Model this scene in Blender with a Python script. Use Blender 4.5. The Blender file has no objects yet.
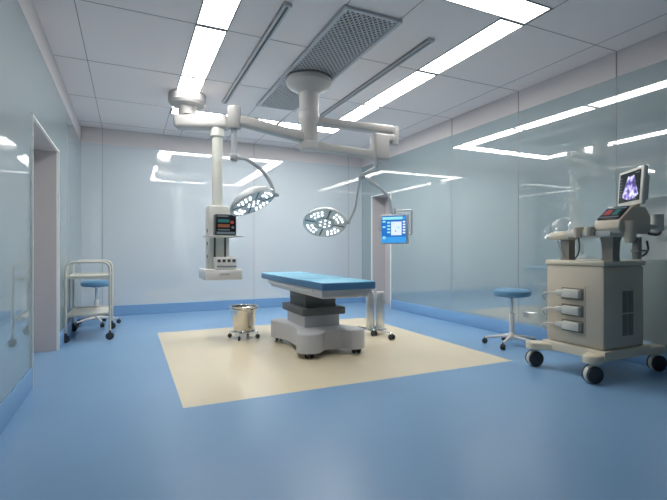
import bpy, bmesh, math, random
from mathutils import Vector, Matrix
random.seed(3)
scene = bpy.context.scene
col = scene.collection
PI = math.pi

# ------------------------------------------------------------------ materials
def mat(name, color, rough=.5, metal=0., spec=.5, coat=0., coat_rough=.03, emit=None, strength=0., noise=0., noise_scale=6., bump=0., bump_scale=40., coat_ior=1.5):
    m = bpy.data.materials.new(name); m.use_nodes = True
    nt = m.node_tree; b = nt.nodes['Principled BSDF']
    b.inputs['Base Color'].default_value = (*color, 1)
    b.inputs['Roughness'].default_value = rough
    b.inputs['Metallic'].default_value = metal
    b.inputs['Specular IOR Level'].default_value = spec
    b.inputs['Coat Weight'].default_value = coat
    b.inputs['Coat Roughness'].default_value = coat_rough
    b.inputs['Coat IOR'].default_value = coat_ior
    if emit:
        b.inputs['Emission Color'].default_value = (*emit, 1)
        b.inputs['Emission Strength'].default_value = strength
    tc = None
    if noise or bump:
        tc = nt.nodes.new('ShaderNodeTexCoord')
    if noise:
        n = nt.nodes.new('ShaderNodeTexNoise'); n.inputs['Scale'].default_value = noise_scale; n.inputs['Detail'].default_value = 4
        nt.links.new(tc.outputs['Object'], n.inputs['Vector'])
        r = nt.nodes.new('ShaderNodeValToRGB')
        r.color_ramp.elements[0].position = .3; r.color_ramp.elements[1].position = .7
        r.color_ramp.elements[0].color = (*[c*(1-noise) for c in color], 1)
        r.color_ramp.elements[1].color = (*[min(1, c*(1+noise)) for c in color], 1)
        nt.links.new(n.outputs['Fac'], r.inputs['Fac']); nt.links.new(r.outputs['Color'], b.inputs['Base Color'])
    if bump:
        n2 = nt.nodes.new('ShaderNodeTexNoise'); n2.inputs['Scale'].default_value = bump_scale
        nt.links.new(tc.outputs['Object'], n2.inputs['Vector'])
        bp = nt.nodes.new('ShaderNodeBump'); bp.inputs['Strength'].default_value = bump; bp.inputs['Distance'].default_value = .01
        nt.links.new(n2.outputs['Fac'], bp.inputs['Height']); nt.links.new(bp.outputs['Normal'], b.inputs['Normal'])
    return m

def scan_mat(name):
    # the grainy picture on a lit screen
    m = mat(name, (0, 0, 0), .3, emit=(1, 1, 1), strength=1.0)
    nt = m.node_tree; b = nt.nodes['Principled BSDF']
    tc = nt.nodes.new('ShaderNodeTexCoord')
    n = nt.nodes.new('ShaderNodeTexNoise'); n.inputs['Scale'].default_value = 22; n.inputs['Detail'].default_value = 5
    nt.links.new(tc.outputs['Object'], n.inputs['Vector'])
    r = nt.nodes.new('ShaderNodeValToRGB'); e = r.color_ramp.elements
    e[0].position = .38; e[0].color = (.06, .03, .20, 1)
    e[1].position = .62; e[1].color = (.95, .95, 1, 1)
    x = e.new(.48); x.color = (.30, .24, .80, 1)
    nt.links.new(n.outputs['Fac'], r.inputs['Fac']); nt.links.new(r.outputs['Color'], b.inputs['Emission Color'])
    return m

M = {}
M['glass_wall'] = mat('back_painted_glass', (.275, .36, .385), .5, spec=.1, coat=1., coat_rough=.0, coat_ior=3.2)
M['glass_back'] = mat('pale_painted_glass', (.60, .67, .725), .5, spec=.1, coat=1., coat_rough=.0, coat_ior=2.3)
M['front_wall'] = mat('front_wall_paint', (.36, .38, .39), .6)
M['paint'] = mat('ceiling_paint', (.92, .84, .825), .6, spec=.3, noise=.012, noise_scale=.9)
M['band'] = mat('darkened_ceiling_paint', (.66, .625, .63), .6, spec=.3)  # ceiling paint darkened to offset the extra light on the upper band
M['joint'] = mat('joint_dark', (.27, .27, .28), .6)
M['floor_blue'] = mat('blue_vinyl', (.205, .37, .585), .3, spec=.35, noise=.03, noise_scale=1.3, bump=.02, bump_scale=3)
M['floor_beige'] = mat('beige_vinyl', (.78, .68, .49), .2, spec=.42, noise=.02, noise_scale=2)
M['skirting'] = mat('skirting_blue', (.20, .38, .63), .35)
M['glass_edge'] = mat('glass_edge', (.88, .92, .90), .3)
M['jamb'] = mat('jamb_paint', (.55, .53, .54), .5)
for k_, s_ in (('dimmed', 6.5), ('low', 12.), ('full', 19.), ('bright', 28.)):
    M['diffuser_'+k_] = mat('lit_diffuser_'+k_, (.9, .9, .9), .5, emit=(1, .972, .925), strength=s_)
M['alu'] = mat('grey_aluminium', (.52, .52, .54), .4, metal=.3)
M['dark_alu'] = mat('dark_aluminium', (.24, .24, .25), .5)
M['duct'] = mat('duct_dark', (.03, .03, .035), .9)
M['mesh_metal'] = mat('mesh_metal', (.62, .62, .64), .45)
M['mount'] = mat('mount_white', (.47, .46, .45), .45)
M['white'] = mat('white_enamel', (.74, .73, .71), .32, coat=.3)
M['offwhite'] = mat('offwhite_plastic', (.60, .605, .555), .4)
M['cream'] = mat('cream_plastic', (.68, .62, .49), .4)
M['machine'] = mat('machine_beige', (.56, .50, .40), .42, noise=.015)
M['machine_dark'] = mat('machine_taupe', (.27, .255, .225), .5)
M['vent'] = mat('vent_grey', (.20, .19, .17), .6)
M['grey'] = mat('grey_enamel', (.62, .62, .64), .38, noise=.01)
M['lightgrey'] = mat('light_grey_enamel', (.60, .61, .63), .35)
M['rubber'] = mat('dark_rubber', (.035, .04, .045), .6)
M['bellows'] = mat('bellows_rubber', (.115, .128, .13), .55)
M['mattress'] = mat('mattress_lit_blue', (.20, .58, .80), .28, spec=.6, noise=.02, bump=.03, bump_scale=60)  # top blue lightened to carry the gloss of reflected ceiling lights
M['mattress_side'] = mat('mattress_shaded_blue', (.07, .195, .37), .45, noise=.02)  # same blue darkened as shade on the sides; seams use it too
M['seat'] = mat('seat_blue', (.11, .275, .45), .4, noise=.03)
M['steel'] = mat('polished_steel', (.66, .65, .62), .16, metal=1., noise=.03)
M['bright_steel'] = mat('bright_steel', (.74, .77, .80), .1, metal=1.)
M['brushed_steel'] = mat('brushed_steel', (.72, .76, .80), .30, metal=.85)
M['black'] = mat('black_glass', (.006, .007, .01), .12)
M['dark_plastic'] = mat('dark_plastic', (.05, .055, .06), .4)
M['lampgrey'] = mat('lamp_housing', (.44, .47, .49), .4, coat=.2)
M['lampring'] = mat('lamp_face', (.58, .61, .63), .4)
M['led'] = mat('lit_led', (1, 1, 1), .3, emit=(.97, .99, 1), strength=4.)
M['s_blue'] = mat('screen_blue', (0, 0, 0), .2, emit=(.02, .18, .62), strength=1.0)
M['s_blue2'] = mat('screen_mid_blue', (0, 0, 0), .2, emit=(.05, .36, .85), strength=1.0)
M['s_cyan'] = mat('screen_cyan', (0, 0, 0), .2, emit=(.35, .85, .90), strength=1.0)
M['s_white'] = mat('screen_white', (0, 0, 0), .2, emit=(.80, .90, 1), strength=1.0)
M['s_red'] = mat('screen_red', (0, 0, 0), .2, emit=(.28, .05, .05), strength=1.0)
M['s_orange'] = mat('screen_orange', (0, 0, 0), .2, emit=(.17, .07, .04), strength=1.0)
M['s_green'] = mat('screen_teal', (0, 0, 0), .2, emit=(.02, .11, .11), strength=1.0)
M['s_dim'] = mat('screen_dim_grey', (0, 0, 0), .2, emit=(.10, .13, .15), strength=1.0)
M['s_scan'] = scan_mat('screen_scan')

# ------------------------------------------------------------------ mesh builder
class MB:
    def __init__(s): s.bm = bmesh.new()
    def _merge(s, t, mi, mx=None):
        if mx is not None: bmesh.ops.transform(t, matrix=mx, verts=t.verts)
        for f in t.faces: f.material_index = mi
        me = bpy.data.meshes.new('tmp'); t.to_mesh(me); t.free(); s.bm.from_mesh(me); bpy.data.meshes.remove(me)
        return s
    def box(s, c, d, bev=0., mi=0, rot=None, seg=2):
        t = bmesh.new(); bmesh.ops.create_cube(t, size=1)
        bmesh.ops.scale(t, vec=d, verts=t.verts)
        if bev: bmesh.ops.bevel(t, geom=t.edges[:], offset=min(bev, min(d)*.49), segments=seg, profile=.5, affect='EDGES')
        mx = Matrix.Translation(c)
        if rot is not None: mx = mx @ rot
        return s._merge(t, mi, mx)
    def bb(s, a, b, bev=0., mi=0):      # box by two corners
        return s.box([(a[i]+b[i])/2 for i in range(3)], [abs(b[i]-a[i]) for i in range(3)], bev, mi)
    def lathe(s, prof, c=(0, 0, 0), axis=(0, 0, 1), n=32, mi=0):
        t = bmesh.new(); rings = []
        for r, z in prof:
            if r < 1e-5: rings.append([t.verts.new((0, 0, z))])
            else: rings.append([t.verts.new((r*math.cos(2*PI*k/n), r*math.sin(2*PI*k/n), z)) for k in range(n)])
        for a, b in zip(rings, rings[1:]):
            for k in range(n):
                k2 = (k+1) % n
                if len(a) == 1 and len(b) == 1: break
                if len(a) == 1: t.faces.new((a[0], b[k2], b[k]))
                elif len(b) == 1: t.faces.new((a[k], a[k2], b[0]))
                else: t.faces.new((a[k], a[k2], b[k2], b[k]))
        if len(rings[0]) > 1: t.faces.new(rings[0][::-1])
        if len(rings[-1]) > 1: t.faces.new(rings[-1])
        bmesh.ops.recalc_face_normals(t, faces=t.faces[:])
        q = Vector((0, 0, 1)).rotation_difference(Vector(axis).normalized()).to_matrix().to_4x4()
        return s._merge(t, mi, Matrix.Translation(c) @ q)
    def cyl(s, a, b, r, r2=None, n=24, mi=0, bev=0.):
        a, b = Vector(a), Vector(b); L = (b-a).length; r2 = r if r2 is None else r2
        if bev: p = [(r-bev, 0), (r-bev*.3, bev*.3), (r, bev), (r2, L-bev), (r2-bev*.3, L-bev*.3), (r2-bev, L)]
        else: p = [(r, 0), (r2, L)]
        return s.lathe(p, a, b-a, n, mi)
    def tube(s, pts, r, n=12, mi=0, bend=0., seg=6, r_end=None):
        P = [Vector(p) for p in pts]
        if bend and len(P) > 2:
            Q = [P[0]]
            for i in range(1, len(P)-1):
                a, b, c = P[i-1], P[i], P[i+1]
                l = min(bend, (a-b).length*.48, (c-b).length*.48)
                p0 = b+(a-b).normalized()*l; p2 = b+(c-b).normalized()*l
                for k in range(seg+1):
                    u = k/seg; Q.append(p0*(1-u)**2+b*2*u*(1-u)+p2*u*u)
            Q.append(P[-1]); P = Q
        t = bmesh.new(); rings = []
        tan = [(P[min(i+1, len(P)-1)]-P[max(i-1, 0)]).normalized() for i in range(len(P))]
        up = Vector((0, 0, 1)) if abs(tan[0].z) < .9 else Vector((1, 0, 0))
        nrm = tan[0].cross(up).normalized()
        for i, p in enumerate(P):
            if i:
                nrm = tan[i-1].rotation_difference(tan[i]) @ nrm
            bn = tan[i].cross(nrm).normalized()
            rr = r if r_end is None else r+(r_end-r)*i/(len(P)-1)
            rings.append([t.verts.new(p+nrm*rr*math.cos(2*PI*k/n)+bn*rr*math.sin(2*PI*k/n)) for k in range(n)])
        for a, b in zip(rings, rings[1:]):
            for k in range(n): t.faces.new((a[k], a[(k+1) % n], b[(k+1) % n], b[k]))
        t.faces.new(rings[0][::-1]); t.faces.new(rings[-1])
        bmesh.ops.recalc_face_normals(t, faces=t.faces[:])
        return s._merge(t, mi)
    def prism(s, poly, lo, hi, mi=0, mx=None, bev=0.):     # polygon in xy extruded in z
        t = bmesh.new()
        a = [t.verts.new((x, y, lo)) for x, y in poly]; b = [t.verts.new((x, y, hi)) for x, y in poly]
        n = len(poly)
        for k in range(n): t.faces.new((a[k], a[(k+1) % n], b[(k+1) % n], b[k]))
        t.faces.new(a[::-1]); t.faces.new(b)
        bmesh.ops.recalc_face_normals(t, faces=t.faces[:])
        if bev:
            ed = [e for e in t.edges if abs(e.verts[0].co.z-e.verts[1].co.z) < 1e-6 and e.verts[0].co.z > (lo+hi)/2]
            bmesh.ops.bevel(t, geom=ed, offset=bev, segments=3, profile=.5, affect='EDGES')
        return s._merge(t, mi, mx)
    def transform(s, mx):
        bmesh.ops.transform(s.bm, matrix=mx, verts=s.bm.verts); return s
    def build(s, name, mats, parent=None, origin=None, smooth=True):
        if not isinstance(mats, (list, tuple)): mats = [mats]
        o_ = Vector((0, 0, 0))
        if parent is not None:
            p = parent
            while p is not None: o_ += p.location; p = p.parent
        elif origin is not None: o_ = Vector(origin)
        bmesh.ops.translate(s.bm, vec=-o_, verts=s.bm.verts)
        me = bpy.data.meshes.new(name); s.bm.to_mesh(me); s.bm.free()
        for m in mats: me.materials.append(m if not isinstance(m, str) else M[m])
        if smooth:
            me.polygons.foreach_set('use_smooth', [True]*len(me.polygons)); me.set_sharp_from_angle(angle=math.radians(35))
        o = bpy.data.objects.new(name, me); col.objects.link(o)
        if parent is not None: o.parent = parent
        elif origin is not None: o.location = origin
        return o

def tag(o, label, cat, group=None):
    o['label'] = label; o['category'] = cat
    if group: o['group'] = group
    return o
def thing(name, loc, label, cat, group=None):
    o = bpy.data.objects.new(name, None); o.empty_display_size = .1; col.objects.link(o); o.location = loc
    return tag(o, label, cat, group)
def struct(mb, name, mats, smooth=False):
    o = mb.build(name, mats, smooth=smooth); o['kind'] = 'structure'; return o
def dup(root, loc, rotz=0., label=None):
    r = root.copy(); col.objects.link(r); r.location = loc; r.rotation_euler = (0, 0, rotz)
    if label: r['label'] = label
    for ch in list(root.children):
        c = ch.copy(); col.objects.link(c); c.parent = r
        for g in list(ch.children):
            d = g.copy(); col.objects.link(d); d.parent = c
    return r

# ------------------------------------------------------------------ the room
XL, XR, YB, YF, ZC = -.68, 4.31, 7.90, -1.6, 3.0
ZG = 2.745                                   # top of the glass cladding
JX = [-.385, .52, .79, 1.56, 2.07, 2.82, 3.09, 4.0]
JY = [.29, 1.51, 2.73, 3.92, 5.14, 6.36, 7.58]

# floor with its inlaid beige field
xs = [XL-.6, .33, 3.33, XR+.6]; ys = [YF-.2, 3.10, 6.05, YB+.2]
fb = MB()
for i in range(3):
    for j in range(3):
        t = bmesh.new()
        v = [t.verts.new((x, y, 0)) for x, y in ((xs[i], ys[j]), (xs[i+1], ys[j]), (xs[i+1], ys[j+1]), (xs[i], ys[j+1]))]
        t.faces.new(v); fb._merge(t, 1 if i == j == 1 else 0)
fb.bb((xs[0], ys[0], -.12), (xs[3], ys[3], -.002))
struct(fb, 'floor', ['floor_blue', 'floor_beige'])

# ceiling
cb = MB(); cb.bb((XL-.6, YF-.2, ZC), (XR+.6, YB+.2, ZC+.12))
struct(cb, 'ceiling', 'paint')

def wall_side(name, x, sgn, y0, y1, zt):
    """side wall along Y with a door opening y0..y1; sgn = outward direction"""
    t = .5
    w = MB()
    a, b = (x, x+sgn*t)
    w.bb((a, YF, 0), (b, y0, ZG)); w.bb((a, y1, 0), (b, YB+.1, ZG)); w.bb((a, y0, zt), (b, y1, ZG))
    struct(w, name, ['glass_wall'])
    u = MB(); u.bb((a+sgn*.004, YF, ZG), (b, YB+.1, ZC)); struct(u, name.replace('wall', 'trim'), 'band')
    # recess lining: jambs, lintel
    l = MB()
    for yy in (y0, y1):
        s_ = 1 if yy == y0 else -1
        l.bb((a+sgn*.012, yy, 0), (b, yy+s_*.006, zt))
    l.bb((a+sgn*.012, y0, zt-.006), (b, y1, zt))
    struct(l, 'trim_1' if sgn < 0 else 'trim_2', 'jamb')
    # bright polished glass edges round the opening
    e = MB()
    for yy, s_ in ((y0, -1), (y1, 1)):
        e.bb((a-sgn*.014, yy+s_*.010, .0), (a+sgn*.012, yy-s_*.004, zt+.012))
    e.bb((a-sgn*.008, y0, zt-.004), (a+sgn*.012, y1, zt+.012))
    struct(e, 'trim_3' if sgn < 0 else 'trim_4', 'glass_edge')
    # closed door at the back of the recess
    d = MB(); d.bb((x+sgn*.30, y0+.006, 0), (x+sgn*.34, y1-.006, zt-.006)); d.bb((x+sgn*.298, (y0+y1)/2-.004, 0), (x+sgn*.302, (y0+y1)/2+.004, zt-.006), mi=1)
    do = struct(d, 'door_1' if sgn < 0 else 'door_2', ['jamb', 'joint'])
    hmb = MB()
    yh = (y0+y1)/2-.10
    hx = x+sgn*.30
    hmb.tube([(hx, yh, .92), (hx-sgn*.05, yh, .92), (hx-sgn*.05, yh, 1.18), (hx, yh, 1.18)], .011, bend=.03)
    hmb.build('door_handle', 'bright_steel', do)
    # skirting
    s = MB()
    for p, q in ((YF, y0-.014), (y1+.014, YB)):
        s.bb((a-sgn*.012, p, 0), (a, q, .165), .003)
    o = s.build('baseboard_left' if sgn < 0 else 'baseboard_right', 'skirting'); o['kind'] = 'structure'
wall_side('wall_left', XL, -1, 4.03, 5.43, 2.10)
wall_side('wall_right', XR, 1, 6.80, 7.49, 2.10)
for o in list(col.objects):
    if o.name == 'trim_left': o.name = 'trim_5'
    if o.name == 'trim_right': o.name = 'trim_6'
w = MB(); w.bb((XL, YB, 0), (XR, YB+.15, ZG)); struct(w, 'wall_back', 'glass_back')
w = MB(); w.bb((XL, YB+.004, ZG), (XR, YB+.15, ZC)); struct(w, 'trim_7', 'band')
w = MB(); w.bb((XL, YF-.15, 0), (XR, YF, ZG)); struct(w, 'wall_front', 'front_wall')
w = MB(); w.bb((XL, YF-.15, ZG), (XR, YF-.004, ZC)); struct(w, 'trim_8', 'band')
s = MB(); s.bb((XL, YB-.012, 0), (XR, YB, .165), .003); o = struct(s, 'baseboard_back', 'skirting')
s = MB(); s.bb((XL, YF, 0), (XR, YF+.012, .165), .003); o = struct(s, 'baseboard_front', 'skirting')

# panel joints: ceiling grid and the vertical joints in the cladding
n_trim = [9]
def trim(mb, m='joint'):
    o = struct(mb, 'trim_%d' % n_trim[0], m); n_trim[0] += 1; return o
jw = .003
for x in JX:
    j = MB(); j.bb((x-jw, YF, ZC-.002), (x+jw, YB, ZC+.01)); trim(j)
for y in JY:
    j = MB(); j.bb((XL, y-jw, ZC-.002), (XR, y+jw, ZC+.01)); trim(j)
for y in (.29, 1.51, 2.73, 3.92, 5.14):
    j = MB(); j.bb((XR-.002, y-jw, .165), (XR+.01, y+jw, ZC)); trim(j)
for y in (.29, 1.51, 2.73):
    j = MB(); j.bb((XL-.01, y-jw, .165), (XL+.002, y+jw, ZC)); trim(j)
for x in (-.385, 2.07, 4.0):
    j = MB(); j.bb((x-jw, YB-.002, .165), (x+jw, YB+.01, ZC)); trim(j)

# ------------------------------------------------------------------ ceiling lights
def light_panel(x0, x1, y0, y1, label, level):
    t = thing('ceiling_light', ((x0+x1)/2, (y0+y1)/2, ZC), label, 'ceiling light', 'linear ceiling light panels')
    f = MB(); ex, ey = (.010, .028) if y1-y0 > x1-x0 else (.028, .010)
    for a, b in (((x0, y0), (x0+ex, y1)), ((x1-ex, y0), (x1, y1)), ((x0+ex, y0), (x1-ex, y0+ey)), ((x0+ex, y1-ey), (x1-ex, y1))):
        f.bb((a[0], a[1], ZC-.006), (b[0], b[1], ZC+.002))
    f.build('light_frame', 'dark_alu', t, smooth=False)
    d = MB(); d.bb((x0+ex, y0+ey, ZC-.004), (x1-ex, y1-ey, ZC+.002)); d.build('diffuser', 'diffuser_'+level, t, smooth=False)
ord3 = ['nearest the camera', 'in the middle of its row', 'at the far end of its row']
for nm, (x0, x1) in (('left', (.52, .79)), ('right', (2.82, 3.09))):
    for k in range(3):
        light_panel(x0, x1, JY[2+k], JY[3+k], 'long lit ceiling panel of the %s lengthwise row, %s' % (nm, ord3[k]), ('low', 'full', 'bright')[k])
xx = [.52, 1.56, 2.07, 3.09]
for nm, (y0, y1) in (('front', (2.46, 2.73)), ('back', (6.36, 6.62))):
    for k in range(3):
        side = ['left', 'middle', 'right'][k]
        light_panel(xx[k], xx[k+1], y0, y1, 'bright ceiling light in the crosswise %s row, its %s panel' % (nm, side), 'dimmed' if nm == 'front' else 'bright')

# ceiling rails
def rail(x, label):
    t = thing('ceiling_rail', (x, 4.53, ZC), label, 'rail', 'curtain rails flanking the grille')
    a = MB(); a.bb((x-.032, 3.28, ZC-.014), (x+.032, 5.80, ZC), .003); a.build('rail_base', 'dark_alu', t)
    for s_ in (-1, 1):
        b = MB(); b.bb((x+s_*.02-.010, 3.28, ZC-.03), (x+s_*.02+.010, 5.80, ZC-.014), .003); b.build('rail_lip', 'alu', t)
    for y in (3.28, 5.80):
        b = MB(); b.box((x, y, ZC-.016), (.068, .02, .032), .004); b.build('end_cap', 'alu', t)
rail(1.13, 'grey double ceiling rail between the left light row and the mesh grille')
rail(2.51, 'grey double ceiling rail between the mesh grille and the right light row')

# mesh grille
gx0, gx1, gy0, gy1 = 1.56, 2.07, 3.13, 5.72
t = thing('air_supply_grille', ((gx0+gx1)/2, (gy0+gy1)/2, ZC), 'dark perforated mesh air grille in the middle of the ceiling', 'grille')
b = MB(); b.bb((gx0, gy0, ZC-.003), (gx1, gy1, ZC)); b.build('duct_backing', 'duct', t, smooth=False)
b = MB()
n1 = 0
step = .062
c_ = .0
gz = ZC-.022
def clip_line(c0, sgn):
    # diagonal line  y = gy0 + c0 + sgn*2.0*(x-gx0), clipped to the grille
    pts = []
    k = 1.25*sgn
    for x in (gx0, gx1):
        y = gy0+c0+k*(x-gx0)
        pts.append((x, y))
    (xa, ya), (xb, yb) = pts
    def clip(xa, ya, xb, yb):
        for lim, hi in ((gy0, False), (gy1, True)):
            ina = ya <= lim if hi else ya >= lim
            inb = yb <= lim if hi else yb >= lim
            if not ina and not inb: return None
            if not ina:
                u = (lim-ya)/(yb-ya); xa, ya = xa+u*(xb-xa), lim
            elif not inb:
                u = (lim-ya)/(yb-ya); xb, yb = xa+u*(xb-xa), lim
        return xa, ya, xb, yb
    return clip(xa, ya, xb, yb)
c0 = -.66
while c0 < gy1-gy0+.66:
    for sgn in (1, -1):
        r_ = clip_line(c0, sgn)
        if r_:
            xa, ya, xb, yb = r_
            L = math.hypot(xb-xa, yb-ya)
            if L > .02:
                b.box(((xa+xb)/2, (ya+yb)/2, gz+(.003 if sgn > 0 else 0)), (L, .012, .007), rot=Matrix.Rotation(math.atan2(yb-ya, xb-xa), 4, 'Z'))
    c0 += step
b.build('mesh_screen', 'mesh_metal', t, smooth=False)
for s_, x in ((-1, gx0), (1, gx1)):
    b = MB(); b.bb((x-.02, gy0-.02, ZC-.032), (x+.02, gy1+.02, ZC), .006); b.build('grille_frame', 'alu', t)
for y in (gy0, gy1):
    b = MB(); b.bb((gx0+.02, y-.015, ZC-.026), (gx1-.02, y+.015, ZC), .004); b.build('grille_frame', 'alu', t)

# ------------------------------------------------------------------ operating table
TX, TY = 1.885, 4.70
t = thing('operating_table', (TX, TY, 0), 'large operating table with blue mattress on grey lobed pedestal base', 'operating table')
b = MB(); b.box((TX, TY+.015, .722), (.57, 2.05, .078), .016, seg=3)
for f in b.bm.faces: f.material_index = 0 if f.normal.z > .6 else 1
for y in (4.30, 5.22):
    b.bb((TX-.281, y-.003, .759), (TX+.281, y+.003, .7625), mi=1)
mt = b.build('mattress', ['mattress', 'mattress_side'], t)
b = MB(); b.prism([(TX-.265, 3.74), (TX+.265, 3.74), (TX+.265, 5.45), (TX-.265, 5.45)], .635, .683, bev=0)
b.bb((TX-.25, 3.77, .60), (TX+.25, 5.42, .64), .015)
b.build('tabletop_frame', 'lightgrey', t)
for s_ in (-1, 1):
    b = MB(); b.bb((TX+s_*.270-.006, 3.95, .648), (TX+s_*.270+.006, 5.40, .670), .003)
    b.build('side_rail', 'lightgrey', t)
# bellows
b = MB(); z = .445
for k in range(5):
    e = .0 if k % 2 else .003
    b.bb((TX-.19-e, 4.35-e, z), (TX+.16+e, 4.84+e, z+.034), .003); z += .032
b.build('bellows', 'bellows', t)
b = MB(); b.bb((TX-.265, 4.25, .372), (TX+.235, 4.91, .450), .012); b.build('bellows_collar', 'bellows', t)
b = MB(); b.bb((TX-.22, 4.30, .19), (TX+.19, 4.86, .38), .015); b.build('column', 'grey', t)
# lobed base
def rr(cx, cy, r, a0, a1, n=10): return [(cx+r*math.cos(math.radians(a0+(a1-a0)*k/n)), cy+r*math.sin(math.radians(a0+(a1-a0)*k/n))) for k in range(n+1)]
bx0, bx1, by0, by1, r = TX-.39, TX+.345, 3.93, 5.06, .13
poly = rr(bx0+r, by0+r, r, 150, 300) + [(TX-.10, by0+.12), (TX+.10, by0+.12)] + rr(bx1-r, by0+r, r, -120, 30) + \
       [(bx1-.10, (by0+by1)/2-.16), (bx1-.10, (by0+by1)/2+.16)] + rr(bx1-r, by1-r, r, -30, 120) + [(TX+.10, by1-.12), (TX-.10, by1-.12)] + \
       rr(bx0+r, by1-r, r, 60, 210) + [(bx0+.10, (by0+by1)/2+.16), (bx0+.10, (by0+by1)/2-.16)]
b = MB(); b.prism(poly, .055, .248, bev=.02)
b.build('pedestal_base', 'grey', t)
for sx in (-1, 1):
    for yy in (by0+.085, by1-.085):
        b = MB(); x = TX-.02+sx*.26
        for dx in (-.026, .026): b.cyl((x+dx-.014, yy, .04), (x+dx+.014, yy, .04), .04, n=20, bev=.006)
        b.cyl((x-.03, yy, .04), (x+.03, yy, .04), .012, n=10)
        b.box((x, yy, .055), (.02, .04, .03), .004)
        b.build('caster', 'rubber', t)

# ------------------------------------------------------------------ kick bucket on its stand
BX, BY = 1.255, 5.27
t = thing('bucket_stand', (BX, BY, 0), 'low steel ring stand on small casters under the steel bucket', 'stand')
b = MB()
ring = [(BX+.135*math.cos(2*PI*k/32), BY+.135*math.sin(2*PI*k/32), .085) for k in range(33)]
b.tube(ring, .008, n=8)
b.build('ring', 'bright_steel', t)
for k in range(4):
    a = PI/4+k*PI/2+.25
    p = lambda r, z: (BX+r*math.cos(a), BY+r*math.sin(a), z)
    b = MB(); b.tube([p(.12, .085), p(.165, .080), p(.172, .05)], .008, n=8, bend=.02)
    lg = b.build('leg', 'bright_steel', t)
    b = MB(); tg = Vector((-math.sin(a), math.cos(a), 0)); c = Vector(p(.172, .026))
    b.cyl(c-tg*.011, c+tg*.011, .026, n=18, bev=.004); b.build('caster', 'rubber', lg)
bk = thing('kick_bucket', (BX, BY, .06), 'tapered polished steel bucket beside the operating table', 'bucket')
b = MB(); b.lathe([(0, .062), (.108, .062), (.116, .07), (.158, .372), (.172, .376), (.174, .386), (.166, .390), (.154, .384), (.112, .075), (0, .075)], (BX, BY, 0), n=40)
b.build('body', 'steel', bk)
b = MB(); b.tube([(BX+.168*math.cos(PI*k/20), BY-.168*math.sin(PI*k/20)*.35-.165*math.sin(PI*k/20)*.62, .372-.02*math.sin(PI*k/20)) for k in range(21)], .005, n=8)
b.build('bail_handle', 'steel', bk)

# ------------------------------------------------------------------ twin steel cylinders on a wheeled base
SX, SY = 2.805, 4.80
t = thing('instrument_stand', (SX, SY, 0), 'wheeled stand with two polished steel cylinders behind the operating table', 'stand')
for dx, dy in ((-.05, .03), (.06, -.03)):
    b = MB(); b.cyl((SX+dx, SY+dy, .07), (SX+dx, SY+dy, .52), .054, n=32, bev=.006)
    c_ = b.build('cylinder', 'brushed_steel', t)
    b = MB(); b.cyl((SX+dx, SY+dy, .518), (SX+dx, SY+dy, .536), .051, n=32, bev=.005); b.build('lid', 'white', c_)
b = MB(); b.box((SX+.005, SY, .064), (.24, .18, .016), .006); b.build('base_plate', 'bright_steel', t)
for k, (ex, ey) in enumerate(((.0, -.38), (-.07, -.10), (.14, .20), (-.15, .18))):
    b = MB(); b.tube([(SX+ex*.3, SY+ey*.3, .068), (SX+ex, SY+ey, .075), (SX+ex*1.03, SY+ey*1.03, .05)], .011, n=8, bend=.02)
    lg = b.build('leg', 'bright_steel', t)
    b = MB(); c = Vector((SX+ex*1.03, SY+ey*1.03, .035)); tg = Vector((1, .3, 0)).normalized()
    for q in (-1, 1): b.cyl(c+tg*q*.022-tg*.008, c+tg*q*.022+tg*.008, .033, n=18, bev=.004)
    b.cyl(c-tg*.03, c+tg*.03, .010, n=10)
    b.build('caster', 'rubber', lg)

# ------------------------------------------------------------------ stools
def make_stool(loc, label, rz):
    x, y, _ = loc
    t = thing('stool', loc, label, 'stool', 'round blue wheeled stools')
    b = MB(); b.lathe([(0, .545), (.15, .545), (.175, .55), (.193, .565), (.198, .585), (.193, .607), (.175, .622), (.14, .628), (0, .63)], (x, y, 0), n=40)
    b.build('seat', 'seat', t)
    b = MB(); b.cyl((x, y, .30), (x, y, .535), .017, n=18); b.cyl((x, y, .53), (x, y, .546), .06, n=24); b.build('gas_lift', 'bright_steel', t)
    b = MB(); b.cyl((x, y, .09), (x, y, .36), .027, n=20, bev=.004); b.lathe([(.05, .07), (.05, .10), (.03, .14), (.027, .15)], (x, y, 0), n=24); b.build('column', 'white', t)
    for k in range(5):
        a = rz+k*2*PI/5; d = Vector((math.cos(a), math.sin(a), 0)); o = Vector((x, y, 0))
        b = MB(); b.tube([o+d*.03+Vector((0, 0, .105)), o+d*.15+Vector((0, 0, .092)), o+d*.285+Vector((0, 0, .070))], .021, n=10, r_end=.012)
        lg = b.build('leg', 'white', t)
        b = MB(); c = o+d*.285; tg = Vector((-d.y, d.x, 0))
        for q in (-1, 1): b.cyl(c+tg*(q*.013-.009)+Vector((0, 0, .03)), c+tg*(q*.013+.009)+Vector((0, 0, .03)), .03, n=18, bev=.004)
        b.cyl(c+Vector((0, 0, .03)), c+Vector((0, 0, .08)), .007, n=8)
        b.build('caster', 'rubber', lg)
    return t
st = make_stool((3.86, 3.60, 0), 'blue round stool with white wheeled foot beside the ultrasound machine', math.radians(205))
dup(st, (-.42, 7.08, 0), math.radians(155), 'blue round stool standing behind the white trolley in the far left corner')

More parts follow.
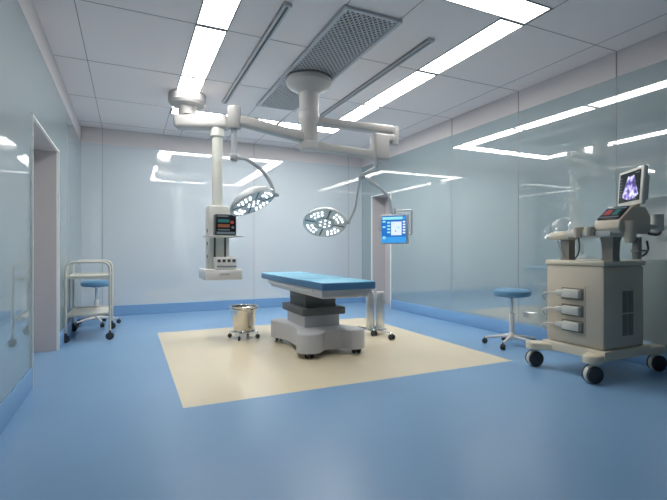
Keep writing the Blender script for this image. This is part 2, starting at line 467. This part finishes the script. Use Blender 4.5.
# ------------------------------------------------------------------ trolley
t = thing('trolley', (-.43, 6.28, 0), 'white two-shelf tubular trolley by the left wall', 'trolley')
x0, x1, y0, y1 = -.655, -.205, 5.84, 6.62
for y, nm in ((y0, 'n'), (y1, 'f')):
    b = MB(); b.tube([(x0, y, .11), (x0, y, .92), (x1, y, .92), (x1, y, .11)], .0135, n=12, bend=.10)
    fr = b.build('end_frame', 'offwhite', t)
for z in (.285, .725):
    b = MB(); b.bb((x0+.012, y0+.014, z), (x1-.012, y1-.014, z+.018), .004)
    for xa in (x0+.012, x1-.012): b.bb((xa-.004, y0+.014, z), (xa+.004, y1-.014, z+.036), .002)
    for ya in (y0+.018, y1-.018): b.bb((x0+.012, ya-.004, z), (x1-.012, ya+.004, z+.036), .002)
    b.build('shelf', 'offwhite', t)
for x in (x0, x1):
    for y in (y0, y1):
        b = MB(); b.cyl((x-.002, y-.026, .045), (x+.002, y+.006, .045), .045, n=22, bev=.006)
        b.cyl((x, y, .06), (x, y, .115), .012, n=10); b.box((x, y-.004, .075), (.036, .03, .016), .003)
        b.build('caster', 'rubber', t)

# ------------------------------------------------------------------ ceiling pendant (left)
PX, PY = .66, 5.76
CX, CY = 1.005, 5.62
t = thing('ceiling_pendant', (PX, PY, ZC), 'white ceiling supply pendant with patient monitor and shelves on its column', 'pendant')
b = MB(); b.lathe([(.22, ZC), (.225, ZC-.03), (.225, ZC-.10), (.20, ZC-.135), (.11, ZC-.15), (.105, ZC-.26), (0, ZC-.26)], (PX, PY, 0), n=40); b.build('ceiling_flange', 'mount', t)
b = MB()
d = Vector((CX-PX, CY-PY, 0)); rot = Matrix.Rotation(math.atan2(d.y, d.x), 4, 'Z')
b.box(((PX+CX)/2, (PY+CY)/2, 2.655), (d.length+.30, .21, .17), .05, rot=rot, seg=4); b.build('arm', 'mount', t)
b = MB(); b.lathe([(.088, 2.58), (.088, 2.48), (.064, 2.46), (.064, 1.60)], (CX, CY, 0), n=32); b.build('drop_column', 'offwhite', t)
b = MB(); b.bb((CX-.125, CY-.13, .76), (CX+.125, CY+.13, 1.605), .02); b.build('tower', 'offwhite', t)
for dx in (-.055, .07):
    b = MB(); b.bb((CX+dx-.011, CY-.136, .86), (CX+dx+.011, CY-.128, 1.22)); b.build('side_channel', 'dark_plastic', t)
for k in range(3):
    b = MB(); b.cyl((CX-.13, CY-.03, 1.30-k*.16), (CX-.123, CY-.03, 1.30-k*.16), .022, n=16); b.build('gas_outlet', 'dark_plastic', t)
# shelf with equipment rail under the monitor
b = MB(); b.bb((CX-.12, CY-.36, 1.212), (CX+.16, CY-.12, 1.232), .004)
sh = b.build('shelf', 'offwhite', t)
b = MB(); b.tube([(CX-.19, CY-.16, 1.225), (CX-.19, CY-.34, 1.225)], .009, n=8); b.tube([(CX-.20, CY-.25, 1.225), (CX+.27, CY-.25, 1.225)], .008, n=8); b.build('equipment_rail', 'alu', sh)
# lower shelf with drawer
b = MB(); b.bb((CX-.205, CY-.36, .705), (CX+.235, CY+.13, .83), .012); ls = b.build('drawer_unit', 'white', t)
b = MB(); b.bb((CX-.192, CY-.368, .72), (CX+.222, CY-.358, .815), .004); dr = b.build('drawer', 'white', ls)
b = MB(); b.bb((CX-.04, CY-.38, .765), (CX+.08, CY-.366, .785), .004); b.build('handle', 'alu', dr)
# patient monitor
pm = thing('patient_monitor', (CX+.06, CY-.24, 1.232), 'small dark patient monitor on the shelf of the ceiling pendant', 'monitor')
mx0, mx1, my, mz0, mz1 = CX-.085, CX+.165, CY-.34, 1.232, 1.485
b = MB(); b.bb((mx0, my, mz0), (mx1, my+.14, mz1), .012); b.build('case', 'dark_plastic', pm)
b = MB(); y = my-.004
b.bb((mx0+.012, y, mz0+.012), (mx1-.012, my+.004, mz1-.012))
def strip(u0, u1, v0, v1, mi):
    X0, X1, Z0, Z1 = mx0+.016, mx1-.016, mz0+.016, mz1-.016
    b.bb((X0+(X1-X0)*u0, y-.002, Z0+(Z1-Z0)*v0), (X0+(X1-X0)*u1, y+.001, Z0+(Z1-Z0)*v1), mi=mi)
strip(0, 1, .0, .13, 1); strip(.02, .62, .93, 1.0, 1)
strip(.06, .68, .62, .80, 2); strip(.06, .70, .36, .54, 3); strip(.06, .7, .20, .27, 4)
strip(.74, .92, .56, .72, 5); strip(.80, .94, .30, .44, 1)
b.build('screen', ['black', 's_dim', 's_green', 's_orange', 's_dim', 's_red'], pm)
# small equipment unit
pu = thing('infusion_unit', (CX, CY-.3, .83), 'white control box with dark displays on the pendant drawer unit', 'device')
b = MB(); b.bb((CX-.08, CY-.36, .832), (CX+.17, CY-.16, .975), .01); b.build('case', 'white', pu)
for k in range(4):
    b = MB(); b.bb((CX-.062+k*.058, CY-.364, .915), (CX-.026+k*.058, CY-.358, .95), .002); b.build('display', 'dark_plastic', pu)
b = MB(); b.bb((CX-.07, CY-.364, .855), (CX+.16, CY-.358, .872)); b.build('label_strip', 's_dim', pu)

# ------------------------------------------------------------------ surgical light mount (centre)
HX, HY = 1.82, 4.56
t = thing('surgical_light_mount', (HX, HY, ZC), 'central white ceiling mount with three jointed arms below the mesh grille', 'ceiling mount')
b = MB(); b.lathe([(.225, ZC-.0255), (.252, ZC-.05), (.252, ZC-.10), (.225, ZC-.135), (.14, ZC-.17), (.11, ZC-.20), (.105, ZC-.40), (0, ZC-.40)], (HX, HY, 0), n=48)
b.build('ceiling_flange', 'mount', t)
b = MB(); b.lathe([(0, 2.60), (.10, 2.60), (.112, 2.58), (.112, 2.50), (.098, 2.48), (.095, 2.26), (.108, 2.25), (.108, 2.18), (.09, 2.16), (0, 2.16)], (HX, HY, 0), n=36); b.build('hub', 'mount', t)
def arm(a, bb_, w, h, nm='arm', w2=None):
    a, bb_ = Vector(a), Vector(bb_); d = bb_-a
    q = d.to_track_quat('X', 'Z').to_matrix().to_4x4()
    m = MB(); m.box((a+bb_)/2, (d.length, w, h), min(w, h)*.3, rot=q, seg=3); return m
AL = Vector((.985, 4.55, 2.42))                # left joint
b = arm((HX-.06, HY, 2.30), (AL.x+.04, AL.y, 2.405), .11, .115); b.build('arm', 'mount', t)
b = MB(); b.cyl(AL+Vector((0, 0, -.11)), AL+Vector((0, 0, .12)), .068, n=28, bev=.012); b.build('joint_housing', 'mount', t)
AR = Vector((2.80, 4.35, 2.40))                # right upper joint
b = arm((HX+.06, HY, 2.50), (AR.x-.02, AR.y, 2.45), .13, .09); b.build('arm', 'mount', t)
b = MB(); b.cyl(AR+Vector((0, 0, -.12)), AR+Vector((0, 0, .09)), .052, n=28, bev=.01); b.build('joint_housing', 'mount', t)
AA = Vector((2.58, 4.31, 2.24))                # inner lower joint, folded back under the upper arm
b = arm((AR.x+.0, AR.y, 2.36), (AA.x, AA.y, 2.33), .09, .09); b.build('arm', 'mount', t)
b = MB(); b.box((AA.x, AA.y, 2.225), (.20, .14, .30), .03, seg=3); b.build('joint_housing', 'mount', t)
b = arm((HX+.06, HY-.01, 2.22), (AA.x-.05, AA.y, 2.13), .10, .10); b.build('arm', 'mount', t)

# lamp heads
def lamp_head(c, nrm, R, parent, spin=0.):
    """dish with lit face along nrm; built about origin then placed"""
    q = Vector((0, 0, -1)).rotation_difference(Vector(nrm).normalized()).to_matrix().to_4x4()
    mx = Matrix.Translation(c) @ q @ Matrix.Rotation(spin, 4, 'Z')
    b = MB(); b.lathe([(0, .135), (R*.30, .128), (R*.62, .094), (R*.88, .044), (R*.985, .006), (R, -.012), (R*.985, -.022), (R*.94, -.018), (R*.93, -.010), (0, -.010)], n=56)
    b.transform(mx); dish = b.build('lamp_dish', 'lampgrey', parent)
    b = MB(); b.lathe([(R*.94, -.009), (R*.94, -.017), (R*.42, -.020), (R*.40, -.009)], n=56)
    b.lathe([(R*.36, -.009), (R*.36, -.022), (R*.06, -.024), (0, -.024)], n=40)
    b.transform(mx); b.build('lamp_face', 'lampring', dish)
    # LEDs: centre cluster, and five segments on the outer ring
    def leds(pts):
        for x, y in pts:
            b = MB(); b.lathe([(0, -.032), (.008, -.030), (.0105, -.025), (.0105, -.018)], (x, y, 0), n=12)
            b.transform(mx); b.build('led', 'led', dish)
    leds([(0, 0)]+[(R*.23*math.cos(k*PI/3), R*.23*math.sin(k*PI/3)) for k in range(6)])
    for sgm in range(4):
        pts = []
        for rr_, n in ((.60, 3), (.80, 4)):
            for k in range(n):
                a = sgm*PI/2+.45+(k-(n-1)/2)*.27*(.70/rr_)
                pts.append((R*rr_*math.cos(a), R*rr_*math.sin(a)))
        leds(pts)
    # dark gaps
    for sgm in range(4):
        a = sgm*PI/2+.45+PI/4; b = MB()
        b.box((R*.67*math.cos(a), R*.67*math.sin(a), -.017), (R*.5, .016, .010), .002, rot=Matrix.Rotation(a, 4, 'Z'))
        b.transform(mx); b.build('seam', 'dark_plastic', dish)
    return dish

# left lamp (tilted)
L1 = Vector((1.195, 4.62, 1.572))
l1 = thing('surgical_light', (AL.x, AL.y, 2.31), 'steeply tilted round surgical light on curved arm above table, beside the pendant', 'surgical light', 'round surgical lights')
n1 = Vector((.355, -.345, -.897))
b = MB(); b.cyl((AL.x, AL.y, 2.31), (AL.x, AL.y, 1.97), .030, n=20); b.cyl((AL.x, AL.y, 2.05), (AL.x, AL.y, 1.99), .045, n=22, bev=.006); b.build('drop_tube', 'lampgrey', l1)
rim = Vector((1.43, 4.60, 1.665))
b = MB(); b.tube([(AL.x, AL.y, 2.01), (AL.x+.12, AL.y+.01, 2.02), (AL.x+.30, AL.y+.03, 1.92), (AL.x+.40, 4.60, 1.80), rim], .020, n=12, bend=.10); b.build('arm', 'lampgrey', l1)
b = MB(); b.cyl(rim+Vector((-.05, 0, -.015)), rim+Vector((.045, 0, .0)), .024, n=16, bev=.005); b.build('hinge', 'lampgrey', l1)
lamp_head(L1, n1, .265, l1, spin=.4)

# right lamp (facing the camera and the table)
L2 = Vector((2.22, 5.03, 1.405))
K = Vector((2.47, 4.55, 1.93))                 # knuckle
l2 = thing('surgical_light', (AA.x, AA.y, 2.08), 'round surgical light facing the room, beyond the operating table', 'surgical light', 'round surgical lights')
b = MB(); b.cyl((AA.x-.05, AA.y, 2.08), (AA.x-.05, AA.y, 2.02), .035, n=20); b.tube([(AA.x-.05, AA.y, 2.03), (AA.x-.05, AA.y, 1.99), K], .022, n=12, bend=.04); b.build('drop_tube', 'lampgrey', l2)
rim2 = Vector((2.47, 4.93, 1.415))
b = MB(); b.tube([K, (2.52, 4.72, 1.78), (2.555, 4.85, 1.58), rim2+Vector((.03, -.0, .0))], .016, n=12, bend=.10); b.tube([rim2+Vector((.03, 0, 0)), L2+Vector((.10, -.02, .01))], .016, n=12); b.build('arm', 'lampgrey', l2)
b = MB(); b.cyl(K+Vector((0, 0, .04)), K+Vector((0, 0, -.05)), .032, n=18, bev=.005); b.build('hinge', 'lampgrey', l2)
b = MB(); b.cyl(rim2+Vector((.03, 0, -.03)), rim2+Vector((.03, 0, .03)), .024, n=16, bev=.004); b.build('hinge', 'lampgrey', l2)
lamp_head(L2, Vector((-.24, -.55, -.84)), .275, l2, spin=.2)

# display on its arm
DC = Vector((2.84, 4.42, 1.305))
dm = thing('display_monitor', (AR.x, AR.y, 2.28), 'flat screen with bright blue display hanging on a thin curved arm', 'monitor')
top = Vector((2.82, 4.45, 1.55))
b = MB(); b.tube([K+Vector((.02, .0, -.01)), (2.56, 4.50, 1.88), (2.70, 4.47, 1.78), (2.80, 4.45, 1.68), top, (2.82, 4.45, 1.49)], .017, n=12, bend=.08)
b.build('arm', 'lampgrey', dm)
yaw = math.radians(-54)                        # screen turned towards the camera
q = Matrix.Translation(DC) @ Matrix.Rotation(yaw, 4, 'Z')
# local frame: x right, -y faces the viewer, z up
W, H = .31, .32
b = MB(); b.box((0, .025, 0), (W+.03, .05, H+.03), .01); b.transform(q); ca = b.build('case', 'alu', dm)
b = MB(); b.box((0, -.001, 0), (W, .006, H))
def spr(u0, u1, v0, v1, mi): b.bb((-W/2+W*u0, -.0065, -H/2+H*v0), (-W/2+W*u1, -.003, -H/2+H*v1), mi=mi)
spr(.0, 1, 0, .22, 2); spr(.04, .86, .86, .96, 3); spr(.40, .82, .28, .78, 4)
for v in (.36, .48, .60, .72): spr(.24, .36, v, v+.06, 3)
for v in (.34, .44, .54, .64, .74): spr(.87, .97, v, v+.06, 4)
for v in (.14, .56, .76): spr(.05, .17, v, v+.10 if v < .2 else v+.06, 3)
spr(.56, .61, .40, .46, 2); spr(.45, .55, .68, .73, 5); spr(.62, .76, .52, .60, 5); spr(.88, .98, .86, .96, 1)
b.transform(q); b.build('screen', ['s_blue', 's_blue2', 's_blue2', 's_cyan', 's_white', 's_cyan'], dm)
b = MB(); b.tube([(0, .03, H/2+.06), (W/2+.055, .03, H/2+.06), (W/2+.055, .03, -.06), (W/2+.01, .03, -.06)], .010, n=10, bend=.03)
b.tube([(-W/2-.01, .03, .10), (-W/2-.035, .03, .10), (-W/2-.035, .03, -.02), (-W/2-.01, .03, -.02)], .008, n=10, bend=.02)
b.cyl((0, .03, H/2+.0), (0, .03, H/2+.09), .016, n=14)
b.transform(q); b.build('bracket', 'alu', dm)

# ------------------------------------------------------------------ ultrasound machine
cx0, cx1, cy0, cy1 = 3.43, 3.97, 2.27, 2.81
UX, UY = 3.70, 2.54
t = thing('ultrasound_machine', (UX, UY, 0), 'beige wheeled ultrasound machine with tilted scan screen by the right wall', 'ultrasound machine')
b = MB(); b.bb((cx0, cy0, .245), (cx1, cy1, .935), .035)
b.build('cabinet', 'machine', t)
b = MB(); b.bb((cx0-.005, cy0-.005, .93), (cx1+.005, cy1+.005, .972), .012); b.build('lid', 'cream', t)
# base plate with rounded feet
b = MB()
b.prism([(cx0-.02, cy0-.02), (cx1+.05, cy0-.02), (cx1+.05, cy1+.02), (cx0-.02, cy1+.02)], .175, .25, bev=.01)
feet = ((3.345, 2.31), (3.365, 2.88), (4.20, 2.31), (4.20, 2.84))
for (x, y) in feet:
    sx = -1 if x < UX else 1; sy = -1 if y < UY else 1
    ax, ay = (cx0+.08 if sx < 0 else cx1-.02), (cy0+.09 if sy < 0 else cy1-.09)
    a = math.atan2(y-ay, x-ax)
    w_ = .07
    poly = [(ax+w_*math.cos(a+PI/2+PI*k/10), ay+w_*math.sin(a+PI/2+PI*k/10)) for k in range(11)]+[(x+w_*math.cos(a-PI/2+PI*k/10), y+w_*math.sin(a-PI/2+PI*k/10)) for k in range(11)]
    b.prism(poly, .165, .225, bev=.015)
b.build('base_plate', 'cream', t)
for (x, y) in feet:
    b = MB(); yy = y-.005; r = .072
    d = Vector((-.30, -.954, 0))
    c = Vector((x, yy, r))
    b.cyl(c+d*.016, c+d*.040, r*.94, n=28, bev=.006, mi=0); b.cyl(c-d*.040, c-d*.016, r, n=28, bev=.006, mi=0)
    b.cyl(c-d*.018, c+d*.018, r*.99, n=28, mi=1)
    b.cyl(c+Vector((0, 0, 0)), c+Vector((0, 0, .098)), .022, n=14, mi=1)
    b.build('caster', ['rubber', 'offwhite'], t)
# probe connectors on the front
for k, z in enumerate((.690, .548, .415)):
    b = MB(); y0_, y1_ = 2.455, 2.645
    b.bb((cx0-.006, y0_-.012, z-.052), (cx0+.002, y1_, z+.048), .003)
    soc = b.build('connector_socket', 'vent', t)
    b = MB(); b.bb((cx0-.05, y0_, z-.036), (cx0-.004, y1_-.03, z+.036), .010); b.box((cx0-.03, y1_-.005, z), (.04, .08, .046), .012)
    b.build('connector_plug', 'offwhite', soc)
    b = MB(); b.tube([(cx0-.03, y1_+.02, z), (cx0-.035, y1_+.11, z+.0), (cx0-.02, cy1+.03, z-.03), (cx0+.05, cy1+.045, z-.09)], .007, n=8, bend=.06); b.build('cable', 'offwhite', soc)
# seam beside the connectors
b = MB(); b.bb((cx0-.0015, 2.425, .34), (cx0+.001, 2.429, .76)); b.build('panel_seam', 'machine_dark', t)
# side vents
for i in range(2):
    for j in range(2):
        b = MB(); xa, xb = 3.665+i*.075, 3.665+i*.075+.062; za = .355+j*.19; zb = za+.178
        b.bb((xa, cy0-.003, za), (xb, cy0+.002, zb))
        for q in range(7): b.bb((xa+.004, cy0-.006, za+.012+q*.025), (xb-.004, cy0-.002, za+.02+q*.025))
        b.build('vent', 'vent', t)
# supports
b = MB(); b.prism([(-.04, -.04), (.04, -.04), (.04, .04), (-.04, .04)], .965, 1.19, bev=.008, mx=Matrix.Translation((3.50, 2.64, 0))); b.build('support_post', 'machine_dark', t)
b = MB()
tt = bmesh.new()
for z, hw in ((.965, .058), (1.17, .074)):
    pass
tt.free()
b.lathe([(.066, .965), (.062, 1.02), (.068, 1.12), (.085, 1.19)], (3.585, 2.315, 0), n=4)
b.transform(Matrix.Translation((3.585, 2.315, 0)) @ Matrix.Rotation(PI/4, 4, 'Z') @ Matrix.Translation((-3.585, -2.315, 0)))
b.build('support_post', 'machine_dark', t)
# console: long body across the front, end tray, sloping keyboard panel
b = MB(); b.bb((3.40, 2.20, 1.165), (3.66, 2.60, 1.235), .025); b.bb((3.44, 2.55, 1.175), (3.56, 2.75, 1.225), .018); cs = b.build('console', 'offwhite', t)
b = MB(); b.bb((3.40, 2.56, 1.150), (3.58, 2.77, 1.215), .025)
b.build('tray', 'cream', cs)
b = MB(); prof = [(3.39, 1.225), (3.41, 1.29), (3.57, 1.405), (3.74, 1.405), (3.80, 1.33), (3.80, 1.19), (3.42, 1.19)]
mxp = Matrix(((1, 0, 0, 0), (0, 0, 1, 0), (0, 1, 0, 0), (0, 0, 0, 1)))
b.prism([(x, z) for x, z in prof], 2.13, 2.335, mx=mxp)
bmesh.ops.bevel(b.bm, geom=[e for e in b.bm.edges], offset=.012, segments=2, profile=.5, affect='EDGES')
hd = b.build('control_housing', 'machine', t)
sl = math.atan2(1.405-1.29, 3.57-3.41)
q = Matrix.Translation((3.488, 2.234, 1.354)) @ Matrix.Rotation(-sl, 4, 'Y')
b = MB(); b.box((0, 0, 0), (.18, .17, .012), .004)
for dx, dy, sx_, sy_, mi in ((.0, .035, .07, .05, 1), (.0, -.03, .08, .045, 2), (.06, .0, .02, .16, 3), (-.065, 0, .015, .16, 3), (.0, .075, .06, .015, 3)):
    b.box((dx, dy, .006), (sx_, sy_, .003), mi=mi)
b.transform(q); b.build('touch_panel', ['black', 's_red', 's_green', 's_dim'], hd)
# front rim with probe cups
for k, (x, y, z, r, hgt) in enumerate(((3.395, 2.47, 1.205, .036, .085), (3.385, 2.36, 1.21, .034, .075), (3.50, 2.11, 1.20, .042, .17))):
    b = MB(); b.lathe([(r*.7, 0), (r*.9, hgt*.15), (r, hgt*.6), (r*1.08, hgt), (r*.85, hgt), (r*.75, hgt*.5), (0, hgt*.5)], (x, y, z-hgt/2), n=24); b.build('probe_cup', 'machine', cs)
b = MB(); b.cyl((3.56, 2.095, .99), (3.56, 2.095, 1.16), .030, n=20, bev=.004); b.box((3.58, 2.09, 1.055), (.13, .07, .016), .006); b.build('gel_holder', 'machine_dark', cs)
# cables
b = MB(); b.tube([(3.43, 2.70, 1.16), (3.44, 2.66, 1.05), (3.46, 2.64, .99), (3.50, 2.60, .977)], .005, n=8, bend=.05); b.build('cable', 'lampgrey', t)
b = MB(); b.tube([(3.47, 2.52, 1.17), (3.46, 2.50, 1.09), (3.48, 2.53, 1.01), (3.52, 2.60, .977)], .006, n=8, bend=.05); b.build('cable', 'dark_plastic', t)
b = MB(); b.tube([(3.66, 2.08, 1.13), (3.68, 2.08, 1.06), (3.66, 2.10, 1.015), (3.60, 2.12, 1.01)], .008, n=8, bend=.05); b.build('cable', 'dark_plastic', t)
b = MB(); b.tube([(3.74, 2.11, 1.19), (3.84, 2.10, 1.18), (3.93, 2.13, 1.205)], .012, n=8, bend=.05); b.build('cable', 'dark_plastic', t)
# rear handle
b = MB(); b.tube([(3.78, 2.20, 1.25), (4.03, 2.20, 1.25), (4.06, 2.28, 1.27), (4.06, 2.56, 1.27), (4.0, 2.62, 1.25), (3.78, 2.62, 1.22)], .022, n=12, bend=.06); b.build('rear_handle', 'machine', t)
b = MB(); b.cyl((4.02, 2.20, 1.215), (4.02, 2.20, 1.36), .045, n=22, bev=.01); b.build('knob', 'offwhite', t)
# display
MCn = Vector((3.76, 2.275, 1.578))
ang = math.atan2(-.35, -.23)                   # direction from the far to the near edge of the screen
q = Matrix.Translation(MCn) @ Matrix.Rotation(ang, 4, 'Z') @ Matrix.Rotation(math.radians(-4), 4, 'X')
W, H = .39, .305
b = MB(); b.box((0, .022, 0), (W, .036, H), .010); b.box((0, .06, -.01), (W*.7, .06, H*.7), .02); b.transform(q); mo = b.build('monitor', 'offwhite', t)
sw, shh = .325, .245
b = MB(); b.box((0, .004, .005), (sw, .006, shh))
R0 = shh*.92
fan = []
ap = (0.0, shh*.50)
for k in range(13):
    a = math.radians(-90-32+64*k/12); fan.append((ap[0]+R0*math.cos(a)*1.05, ap[1]+R0*math.sin(a)))
for k in range(5):
    a = math.radians(-90+32-64*k/4); fan.append((ap[0]+R0*.20*math.cos(a)*1.9, ap[1]+R0*.20*math.sin(a)*.7))
b.prism(fan, .0, .002, mi=1, mx=Matrix(((1, 0, 0, .02), (0, 0, 1, -.001), (0, 1, 0, 0), (0, 0, 0, 1))))
for k in range(7): b.box((-sw*.42, 0, shh*.36-k*.026), (.022 if k % 2 else .032, .003, .007), mi=2)
b.box((sw*.36, 0, shh*.44), (.06, .003, .007), mi=2); b.box((sw*.30, 0, -shh*.43), (.05, .003, .007), mi=2)
b.transform(q); b.build('screen', ['black', 's_scan', 's_dim'], mo)
b = MB(); b.cyl((3.81, 2.25, 1.30), (3.80, 2.25, 1.47), .03, n=20); b.build('monitor_neck', 'machine', t)

# ------------------------------------------------------------------ world + camera
wd = bpy.data.worlds.new('world'); scene.world = wd; wd.use_nodes = True
wd.node_tree.nodes['Background'].inputs[0].default_value = (.5, .55, .6, 1)
wd.node_tree.nodes['Background'].inputs[1].default_value = .0
cam = bpy.data.cameras.new('camera'); co = bpy.data.objects.new('camera', cam); col.objects.link(co)
co.location = (0, 0, 1.06); co.rotation_euler = (PI/2, 0, -math.atan(204.5/440))
cam.sensor_width = 36; cam.lens = 36*440/667; cam.clip_start = .02
scene.camera = co
vs = scene.view_settings
vs.view_transform = 'Standard'; vs.look = 'None'; vs.gamma = 1; vs.exposure = 0; vs.use_curve_mapping = False
